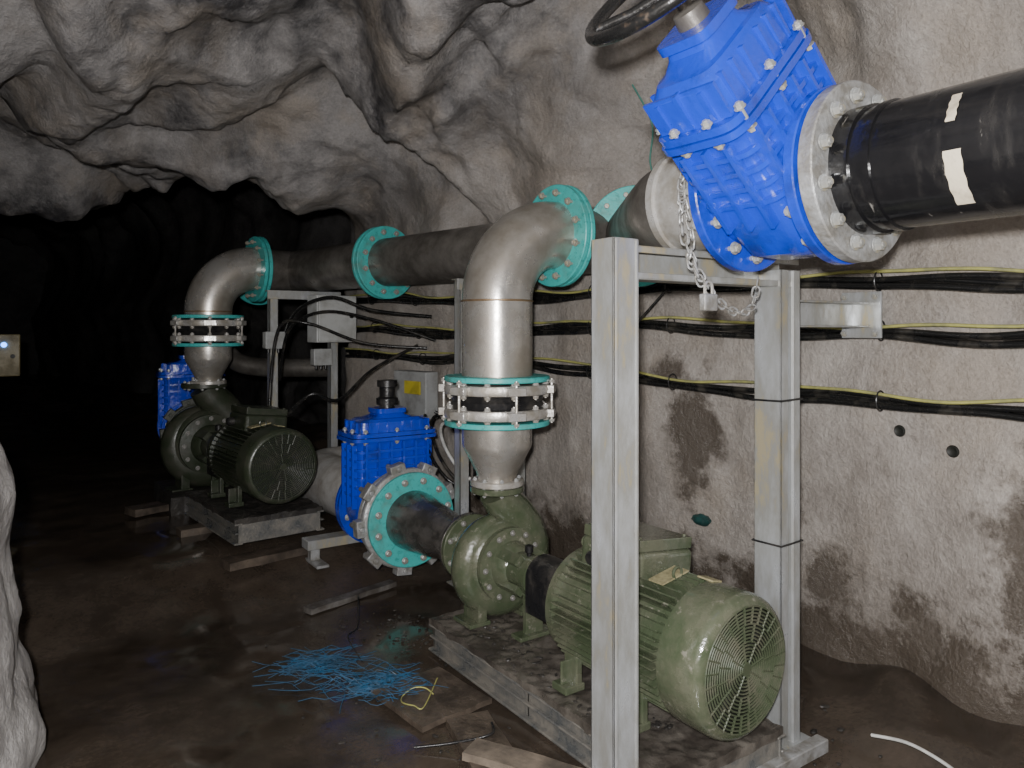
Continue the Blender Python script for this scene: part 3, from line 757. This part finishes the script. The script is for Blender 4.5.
# ------------------------------------------------------------------ steel frames
def cpost(bm, x, y, z0, z1, w=0.11, dx=1, slots=False):
    t = 0.008; h = z1 - z0; zc = (z0 + z1) / 2
    if slots:
        box(bm, (w, t, h), (x, y + w / 2 - t / 2, zc))
        for s in (-1, 1):
            box(bm, (t, w, h), (x + s * (w / 2 - t / 2), y, zc))
            box(bm, (w * 0.37, t, h), (x + s * (w * 0.315), y - w / 2 + t / 2, zc))
            box(bm, (t * .8, 0.022, h), (x + s * (w * 0.135), y - w / 2 + 0.015, zc))
        return
    box(bm, (t, w, h), (x - dx * (w / 2 - t / 2), y, zc))
    for s in (-1, 1): box(bm, (w, t, h), (x, y + s * (w / 2 - t / 2), zc))
    for s in (-1, 1): box(bm, (t, 0.02, h), (x + dx * (w / 2 - t / 2), y + s * (w / 2 - 0.01), zc))
fr = thing("pipe_support_frame", "galvanised steel goalpost frame carrying the blue valve pipe", "support frame", (1.65, 1.81, 0))
bm = bmesh.new(); cpost(bm, 0, 0, 0, 1.895, 0.110); box(bm, (0.2, 0.2, 0.012), (0, 0, 0.006))
for s in (-1, 1): box(bm, (0.012, 0.006, 1.89), (s * 0.044, -0.057, 0.947))
bevel(finish(bm, "post", GALV, fr, smooth=False), 0.004, 2)
bm = bmesh.new(); cpost(bm, 0.85, 0, 0, 1.83, 0.122, slots=True); box(bm, (0.22, 0.2, 0.012), (0.85, 0, 0.006))
bevel(finish(bm, "post", GALV, fr, smooth=False), 0.003, 2)
bm = bmesh.new()
t = .008
box(bm, (0.95, t, 0.11), (0.44, 0.04, 1.82)); box(bm, (0.95, 0.10, t), (0.44, 0, 1.871)); box(bm, (0.95, 0.10, t), (0.44, 0, 1.769))
box(bm, (0.95, t, 0.02), (0.44, -0.048, 1.862)); box(bm, (0.95, t, 0.02), (0.44, -0.048, 1.778))
bevel(finish(bm, "crossbeam", GALV, fr, smooth=False), 0.002, 1)
bm = bmesh.new()
box(bm, (0.54, 0.08, 0.008), (1.17, 0, 1.715)); box(bm, (0.54, 0.008, 0.10), (1.17, 0.04, 1.665)); box(bm, (0.012, 0.18, 0.20), (1.44, 0, 1.665))
box(bm, (0.54, 0.08, 0.008), (1.17, 0, 1.615))
o = finish(bm, "wall_bracket", GALV, fr, smooth=False); bevel(o, 0.002, 1)
me = bolt_mesh(0.012, 0.02, GALV)
for (a, b2) in ((-0.07, 1.745), (0.07, 1.745), (-0.07, 1.585), (0.07, 1.585)):
    b = bpy.data.objects.new("bolt", me); C.objects.link(b); b.parent = o; b.matrix_local = frame_at((1.432, a, b2), (1, 0, 0))
for z in (1.33, 0.78):
    bm = bmesh.new(); w = 0.132
    sweep(bm, [(0.85 - w / 2, -w / 2, z), (0.85 + w / 2, -w / 2, z + .004), (0.85 + w / 2, w / 2, z), (0.85 - w / 2, w / 2, z - .003)], 0.004, 6, closed=True)
    finish(bm, "cable_tie", BLACK, fr, smooth=False)
bm = bmesh.new()
box(bm, (0.80, 0.05, 0.05), (0.52, -0.15, 0.035)); bevel(finish(bm, "foot_channel", GALVD, fr, smooth=False), 0.003, 1)

def small_frame(x0, x1, y, z0, zt, lab, w=0.07):
    f = thing("pipe_support_frame", lab, "support frame", (x0, y, z0))
    for x in (0, x1 - x0):
        bm = bmesh.new(); cpost(bm, x, 0, 0, zt - z0, w); box(bm, (0.14, 0.14, 0.01), (x, 0, 0.005)); bevel(finish(bm, "post", GALV, f, smooth=False), 0.002, 1)
    bm = bmesh.new(); box(bm, (x1 - x0 + w + .04, w, 0.008), ((x1 - x0) / 2, 0, zt - z0 - .004)); box(bm, (x1 - x0 + w + .04, 0.008, w), ((x1 - x0) / 2, -w / 2 - .005, zt - z0 - w / 2))
    bevel(finish(bm, "crossbeam", GALV, f, smooth=False), 0.002, 1)
    return f
small_frame(2.37, 2.80, 4.0, 0.02, HZ - PR - 0.005, "galvanised steel frame under header pipe beside the riser")
small_frame(1.80, 2.30, 6.0, 0.24, HZ - PR - 0.005, "galvanised frame under header pipe near far pump")
sy = 4.66; sz = floor_z(0, sy)
st = thing("pipe_stand", "low galvanised stand under the blue valve and suction pipe", "support stand", (1.66, sy, sz - .01))
bm = bmesh.new(); box(bm, (0.80, 0.12, 0.06), (0.34, 0, 0.245 - sz)); bevel(finish(bm, "saddle_beam", GALV, st, smooth=False), .003, 1)
for x in (0.0, 0.70):
    bm = bmesh.new(); box(bm, (0.06, 0.06, 0.22 - sz), (x, 0, (0.22 - sz) / 2)); box(bm, (0.08, 0.34, 0.018), (x, 0.0, 0.009)); bevel(finish(bm, "leg", GALVD, st, smooth=False), .003, 1)

# ------------------------------------------------------------------ chain + padlock
def link_mesh():
    bm = bmesh.new(); pts = []
    for i in range(24):
        a = 2 * pi * i / 24; pts.append((0.012 * math.cos(a), 0, 0.011 * math.sin(a) + (0.010 if math.sin(a) >= 0 else -0.010)))
    sweep(bm, pts, 0.0036, 8, closed=True)
    o = finish(bm, "chain_link", GALVD); me = o.data; bpy.data.objects.remove(o); return me
lm = link_mesh()
def chain(pts, lab):
    path = smooth_path(pts, 40); e = thing("steel_chain", lab, "chain", path[0])
    acc = 0; last = path[0]; k = 0; step = 0.033
    for i in range(1, len(path)):
        acc += (path[i] - path[i - 1]).length
        if acc >= step:
            acc -= step; dr = (path[i] - last).normalized(); last = path[i]
            o = bpy.data.objects.new("chain_link", lm); C.objects.link(o); o.parent = e
            M = frame_at(path[i] - path[0], dr) @ Matrix.Rotation((k % 2) * pi / 2 + 0.4, 4, 'Z'); o.matrix_local = M; k += 1
chain([(1.93, 1.70, 2.28), (1.87, 1.70, 2.14), (1.84, 1.70, 1.98), (1.86, 1.69, 1.87), (1.90, 1.67, 1.78), (1.97, 1.66, 1.70), (2.07, 1.66, 1.66), (2.15, 1.66, 1.68), (2.20, 1.67, 1.79)], "galvanised steel chain looped over pipe and hanging below valve")
chain([(1.86, 1.69, 2.2), (1.825, 1.685, 2.05), (1.87, 1.68, 1.93), (1.86, 1.68, 1.84), (1.90, 1.67, 1.76)], "second strand of galvanised chain ending at padlock")
pl = thing("padlock", "grey steel padlock hanging on chain under the valve", "padlock", (1.905, 1.64, 1.69))
bm = bmesh.new(); box(bm, (0.062, 0.028, 0.056), (0, 0, 0)); bevel(finish(bm, "lock_body", GALVD, pl, smooth=False), 0.005, 2)
bm = bmesh.new(); sweep(bm, [(-0.018, 0, 0.02), (-0.018, 0, 0.05)] + [(0.018 * math.cos(a), 0, 0.05 + 0.018 * math.sin(a)) for a in [pi - pi * i / 8 for i in range(1, 8)]] + [(0.018, 0, 0.05), (0.018, 0, 0.02)], 0.005, 8); finish(bm, "shackle", STEELB, pl)

# ------------------------------------------------------------------ wall cables
def wx(y, z):
    R, Lx, h = xr(y), xl(y), hh(y); cx = (R + Lx) / 2; a = (R - Lx) / 2; n = 4.2
    x = cx + a * (1 - min(1, (z / h)) ** n) ** (1 / n)
    p = Vector((x, y, z)); return x - disp(p)
def wcable(z0, z1, off, dz, r, m, lab, ph, name="power_cable", cat="cable", wob=0.004):
    pts = []; N = 42
    for i in range(N + 1):
        y = 0.2 + (6.2 - 0.2) * i / N
        z = z0 + (z1 - z0) * i / N + 0.024 * math.sin(y * 1.9 + z0 * 5) + 0.008 * math.sin(y * 5.1 + z0 * 3)
        x = min(wx(y + k, z) for k in (-0.1, 0, 0.1)) - off
        z += dz + wob * math.sin(y * 4.7 + ph) + wob * .6 * math.sin(y * 9.3 + ph * 3)
        pts.append(Vector((x, y, z)))
    bm = bmesh.new(); sweep(bm, smooth_path(pts, 3), r, 10)
    top(finish(bm, name, m), lab, cat, group="cables along the rock wall")
    return pts
lines = [(1.80, 1.84), (1.595, 1.60), (1.24, 1.42)]
for i, (a, b) in enumerate(lines):
    wcable(a, b, 0.025, 0.002, 0.015, CABLE, "thick dirty black power cable clipped along rock wall", i * 1.3, wob=.005)
    wcable(a, b, 0.055, 0.018, 0.013, CABLE, "black power cable bundled along rock wall", i * 1.3 + 2.4, wob=.008)
    pts = wcable(a, b, 0.055, -0.018, 0.015, CABLE, "black power cable in wall bundle", i * 1.3 + 4.2, wob=.008)
    wcable(a, b, 0.066, 0.040, 0.0075, YELLOW, "thin yellow-green earth cable running along wall bundle", i * 1.3 + 0.6, name="earth_cable", wob=0.011)
    for k in range(3, 41, 4):
        p = pts[k]; bm = bmesh.new()
        sweep(bm, [(0.034 * math.cos(2 * pi * j / 20), 0, 0.044 * math.sin(2 * pi * j / 20)) for j in range(20)], 0.0035, 6, closed=True)
        o = finish(bm, "cable_tie", BLACK); o.location = (p.x + 0.003, p.y, p.z + 0.022); top(o, "black cable tie around wall cable bundle", "cable tie", group="cable ties")
def loose(pts, r, m, lab, name="loose_cable", cat="cable", grp=None):
    bm = bmesh.new(); sweep(bm, smooth_path(pts, 8), r, 10); return top(finish(bm, name, m), lab, cat, group=grp)
def W(y, z, o=0.05): return (wx(y, z) - o, y, z)
loose([W(2.9, 1.82, .1), W(3.1, 1.6, .16), W(3.25, 1.5, .15), W(3.35, 1.62, .12), W(3.4, 1.95, .1)], 0.008, CABLE, "thin black cable sagging on rock wall")
loose([(1.86, 5.95, 1.5), (1.9, 5.7, 1.75), (2.1, 5.5, 1.85), (2.35, 5.3, 1.75), W(5.0, 1.70, .08)], 0.014, CABLE, "black cable arching from frame to wall bundle")
loose([(1.83, 5.92, 1.2), (1.85, 5.75, 1.6), (2.05, 5.55, 1.74), (2.35, 5.3, 1.68), W(5.0, 1.52, .08)], 0.012, CABLE, "black cable arching from frame to wall")
loose([(1.62, 5.5, 1.0), (1.72, 5.6, 1.6), (1.95, 5.6, 1.65), (2.3, 5.35, 1.5), W(5.1, 1.46, .08)], 0.012, CABLE, "black motor cable looping to wall")
loose([(1.66, 5.2, 1.0), (1.80, 5.1, 1.15), (2.0, 5.1, 1.1), (2.3, 5.2, 1.3), W(5.2, 1.48, .08)], 0.012, CABLE, "black motor cable sagging from terminal box to wall")
for k, (rr, yy) in enumerate(((0.20, 4.25), (0.16, 4.15), (0.22, 4.35))):
    loose([(2.45 + rr * math.cos(a) * .6, yy + .2 * math.sin(a), 0.82 + rr * math.sin(a)) for a in [2 * pi * i / 12 * 0.9 + k for i in range(13)]], 0.011, CABLE if k != 1 else WHITE, "coiled cable loop hanging behind suction valve" if k != 1 else "white cable coil hanging behind suction valve", name="cable_coil")
def wbox(y, z, sx, sy, sz, m, name, lab, cat, off=0.02, rz=0.16):
    bm = bmesh.new(); box(bm, (sx, sy, sz)); o = finish(bm, name, m, smooth=False); bevel(o, 0.008 if sx > .05 else .002, 2)
    o.location = (wx(y, z) - sx / 2 - off, y, z); o.rotation_euler = (0, 0, rz); return top(o, lab, cat)
wbox(5.13, 1.16, 0.012, 0.20, 0.10, SIGNY, "warning_sign", "small yellow warning sign on rock wall", "sign", 0.20)
wbox(5.22, 1.10, 0.12, 0.42, 0.36, GREYBOX, "isolator_box", "grey isolator box on rock wall behind yellow sign", "electrical box", 0.06)
cb = thing("electrical_cabinet", "light grey wall cabinet beneath the header pipe", "cabinet", (2.24, 5.86, 1.50), 0.15)
CABW = mat("pale_cabinet_paint", (0.46, 0.47, 0.46), .45, dirt=(0.32, 0.32, 0.30), damt=.4)
bm = bmesh.new(); box(bm, (0.36, 0.16, 0.38), (0, 0, 0.19)); bevel(finish(bm, "cabinet_body", CABW, cb, smooth=False), 0.006)
bm = bmesh.new(); box(bm, (0.34, 0.015, 0.36), (0, -0.088, 0.19)); dd_ = finish(bm, "cabinet_door", CABW, cb, smooth=False); bevel(dd_, 0.004)
bm = bmesh.new(); lathe(bm, [(0.014, 0), (0.014, 0.02)], 16, frame_at((0.12, -0.095, 0.21), (0, -1, 0))); finish(bm, "door_lock", DARK, dd_)
def jbox(loc, lab):
    e = thing("junction_box", lab, "junction box", loc, group="junction boxes")
    bm = bmesh.new(); box(bm, (0.15, 0.08, 0.13)); bevel(finish(bm, "box_body", CABW, e, smooth=False), 0.008)
    bm = bmesh.new(); box(bm, (0.155, 0.02, 0.135), (0, -0.045, 0)); bevel(finish(bm, "box_cover", GREYBOX, e, smooth=False), 0.006)
    bm = bmesh.new()
    for x in (-0.04, 0, 0.04): lathe(bm, [(0.012, -0.06), (0.012, -0.10)], 12, Matrix.Translation((x, 0, 0)))
    finish(bm, "cable_gland", BLACK, e)
jbox((1.78, 5.915, 1.52), "small grey junction box on galvanised post")
jbox((2.16, 5.90, 1.38), "small grey junction box on second galvanised post")
bm = bmesh.new()
sweep(bm, smooth_path([(1.64, 7.2, 1.85), (1.66, 7.15, 1.55), (1.76, 7.0, 1.32), (1.98, 6.85, 1.26), (2.2, 6.65, 1.26), (2.5, 6.45, 1.26)], 8), 0.085, 28)
top(finish(bm, "branch_pipe", STEELD), "smaller dull steel pipe curving behind far riser toward wall", "pipe")
cx = thing("control_panel", "small beige control box with lit blue pilot lamp", "control box", (-0.06, 8.6, 1.15))
bm = bmesh.new(); box(bm, (0.44, 0.16, 0.40), (0, 0, 0.21)); bevel(finish(bm, "panel_body", mat("beige_box", (0.26, 0.215, 0.11), 0.5), cx, smooth=False), 0.01)
m, nt, b = newmat("blue_pilot"); b.inputs["Base Color"].default_value = (0.05, 0.2, 0.9, 1); b.inputs["Emission Color"].default_value = (0.05, 0.25, 1, 1); b.inputs["Emission Strength"].default_value = 8
bm = bmesh.new(); lathe(bm, [(0.024, 0), (0.024, 0.015), (0.012, 0.022)], 16, frame_at((0.09, -0.08, 0.31), (0, -1, 0))); finish(bm, "pilot_lamp", m, cx, label="lit blue pilot lamp")
for x in (0.02, 0.16):
    bm = bmesh.new(); lathe(bm, [(0.02, 0), (0.02, 0.02)], 12, frame_at((x, -0.08, 0.2), (0, -1, 0)))
    finish(bm, "push_button", DARK, cx)
bm = bmesh.new(); box(bm, (0.05, 0.05, 0.95), (0, 0.02, -0.47)); finish(bm, "support_leg", DARK, cx, smooth=False)

# ------------------------------------------------------------------ floor debris
def board(loc, size, rz, lab, tilt=0.0, m=WOOD, name="timber_board", cat="board"):
    bm = bmesh.new(); bmesh.ops.create_cube(bm, size=1, matrix=Matrix.Diagonal((*size, 1)))
    bmesh.ops.subdivide_edges(bm, edges=bm.edges[:], cuts=5, use_grid_fill=True)
    for v in bm.verts: v.co += Vector((noise.noise(v.co * 7 + Vector(loc)), noise.noise(v.co * 6), noise.noise(v.co * 9))) * 0.006
    o = finish(bm, name, m, smooth=False); o.location = loc; o.rotation_euler = (tilt, 0, rz); top(o, lab, cat); return o
board((1.54, 2.86, 0.010), (0.36, 0.40, 0.022), 0.1, "flat muddy plywood piece on floor beside pump base")
board((1.50, 2.32, 0.010), (0.18, 0.62, 0.03), -0.25, "wet timber plank on floor beside the base")
board((1.58, 2.14, 0.035), (0.11, 0.55, 0.03), 0.5, "pale wet timber offcut across plank", m=mat("pale_timber", (0.22, 0.18, 0.14), 0.5, dirt=(0.09, 0.075, 0.06), damt=.5))
board((1.20, 5.35, 0.255), (0.45, 0.12, 0.05), 0.1, "muddy plank beside far motor base")
board((1.42, 4.74, 0.18), (0.60, 0.14, 0.05), 0.16, "long muddy plank at end of far motor base")
board((1.74, 4.22, 0.006), (0.62, 0.07, 0.03), 0.25, "muddy steel strip lying on the floor", m=GALVM, name="steel_strip", cat="steel strip")
board((2.64, 1.85, 0.05), (0.26, 0.05, 0.04), 0.3, "broken timber offcut lying against wall foot")
board((2.68, 2.15, 0.05), (0.22, 0.06, 0.035), -0.6, "short timber offcut by wall foot")
board((0.90, 6.1, 0.27), (0.25, 0.16, 0.05), 0.3, "timber block beside far pump base")
bm = bmesh.new()
for i in range(200):
    if i < 80: cx0, cy0, ln, a = random.gauss(1.24, 0.07), random.gauss(3.42, 0.07), random.uniform(0.12, 0.36), random.gauss(-0.45, 0.45)
    else: cx0, cy0, ln, a = random.gauss(1.38, 0.08), random.gauss(3.08, 0.075), random.uniform(0.10, 0.28), random.gauss(-0.5, 0.4)
    dx, dy = math.cos(a), math.sin(a); cv = random.uniform(-0.12, 0.12); z0 = 0.004 + random.random() * 0.03
    P = []
    for k in range(6):
        f = k / 5 - 0.5
        P.append((cx0 + dx * f * ln - dy * cv * (f * f) * 2, cy0 + dy * f * ln + dx * cv * (f * f) * 2, max(0.003, z0 + 0.03 * math.sin(f * 5 + i) * random.random())))
    sweep(bm, P, 0.0015, 4)
o = finish(bm, "plastic_fibre_pile", BLUEF); top(o, "tangled pile of blue plastic fibre strands on wet floor", "plastic fibres", kind="stuff")
loose([(1.47 + 0.07 * math.cos(a), 2.84 + 0.09 * math.sin(a), 0.030 + 0.01 * math.sin(a * 2)) for a in [i * 0.55 for i in range(9)]] + [(1.62, 2.95, .035)], 0.003, YELLOW, "thin yellow cord loop on wet floor", name="yellow_cord", cat="cord")
loose([(1.42, 3.32, 0.02), (1.40, 3.45, 0.10), (1.52, 3.62, 0.07), (1.60, 3.8, 0.16), (1.64, 3.9, 0.03)], 0.003, BLACK, "thin dark wire curling on floor", name="wire_offcut", cat="wire")
loose([(1.30, 2.55, 0.01), (1.42, 2.48, 0.02), (1.55, 2.40, 0.05), (1.62, 2.5, 0.03)], 0.005, BLACK, "short black wire on wet floor", name="wire_offcut", cat="wire")
loose([(2.66, 1.52, 0.10), (2.68, 1.40, 0.12), (2.68, 1.28, 0.11), (2.64, 1.16, 0.10)], 0.006, WHITE, "white plastic hose piece at wall foot", name="white_hose", cat="hose")
bm = bmesh.new()
for i in range(280):
    if i < 120: x, y = random.uniform(2.45, 2.85), random.uniform(0.9, 3.5)
    elif i < 190: x, y = random.uniform(1.0, 1.74), random.uniform(2.3, 4.2)
    else: x, y = random.gauss(1.76, 0.10), random.gauss(3.6, 0.2)
    r = random.uniform(0.003, 0.009) * (1.6 if i < 120 else 1)
    M = Matrix.Translation((x, y, floor_z(x, y) + (0.09 * ss(2.65, 3.2, x)) - r * 0.1)) @ Matrix.Rotation(random.random() * 6, 4, 'Z') @ Matrix.Diagonal((r * random.uniform(.8, 2.2), r, r * .6, 1))
    bmesh.ops.create_icosphere(bm, subdivisions=1, radius=1, matrix=M)
for i in range(130):
    x, y = random.uniform(1.81, 2.02), random.uniform(1.9, 3.25); r = random.uniform(0.003, 0.012)
    M = Matrix.Translation((x, y, 0.162)) @ Matrix.Rotation(random.random() * 6, 4, 'Z') @ Matrix.Diagonal((r * random.uniform(.8, 2.2), r, r * .6, 1))
    bmesh.ops.create_icosphere(bm, subdivisions=1, radius=1, matrix=M)
o = finish(bm, "gravel_rubble", DKCONC, smooth=False); top(o, "scattered muddy gravel and rock crumbs on floor and deck", "gravel", kind="stuff")
for (y, z) in ((1.72, 1.16), (1.50, 1.10)):
    bm = bmesh.new(); lathe(bm, [(0.0, 0.004), (0.014, 0.004), (0.020, 0.008), (0.026, 0.0)], 20, caps=False)
    o = finish(bm, "drill_collar", DARK); o.matrix_world = frame_at((wx(y, z) - 0.004, y, z), (-1, 0, 0)); top(o, "dark round drainage drill collar in shotcrete", "drain hole", group="drill collars")
loose([W(3.0, 2.95, .05), W(2.98, 2.75, .05), W(3.02, 2.55, .05), W(3.0, 2.4, .05), W(3.04, 2.25, .05)], 0.005, STRING, "teal detonator string hanging on rock wall", name="hanging_string", cat="string")
bm = bmesh.new(); bmesh.ops.create_icosphere(bm, subdivisions=3, radius=1)
for v in bm.verts: v.co = Vector((v.co.x * .03, v.co.y * .06, v.co.z * .03)) * (1 + .3 * noise.noise(v.co * 2))
o = finish(bm, "teal_rag", mat("teal_plastic_scrap", (0.02, 0.07, 0.065), .4)); o.location = (wx(2.78, .56) - .02, 2.78, 0.56); top(o, "dark teal plastic scrap stuck in shotcrete wall", "scrap")

# ------------------------------------------------------------------ camera + light
cam = bpy.data.cameras.new("camera"); co = bpy.data.objects.new("camera", cam); C.objects.link(co)
cam.sensor_width = 36; cam.lens = 745 / 1024 * 36; cam.shift_y = -54 / 1024; cam.clip_start = 0.02
co.location = (0, 0, 1.6); co.rotation_euler = (pi / 2, 0, -math.radians(34.5))
bpy.context.scene.camera = co
def light(kind, loc, e, size=0.1, col=(1, 1, 1)):
    l = bpy.data.lights.new("lamp", kind); l.energy = e; l.color = col; l.shadow_soft_size = size
    o = bpy.data.objects.new("lamp", l); C.objects.link(o); o.location = loc
    return o
light('POINT', (-0.10, -0.05, 1.72), 600, 0.04, (1.0, 0.985, 0.98))
w = bpy.data.worlds.new("world"); bpy.context.scene.world = w; w.use_nodes = True
w.node_tree.nodes["Background"].inputs[0].default_value = (0.9, 0.95, 1, 1); w.node_tree.nodes["Background"].inputs[1].default_value = 0.08
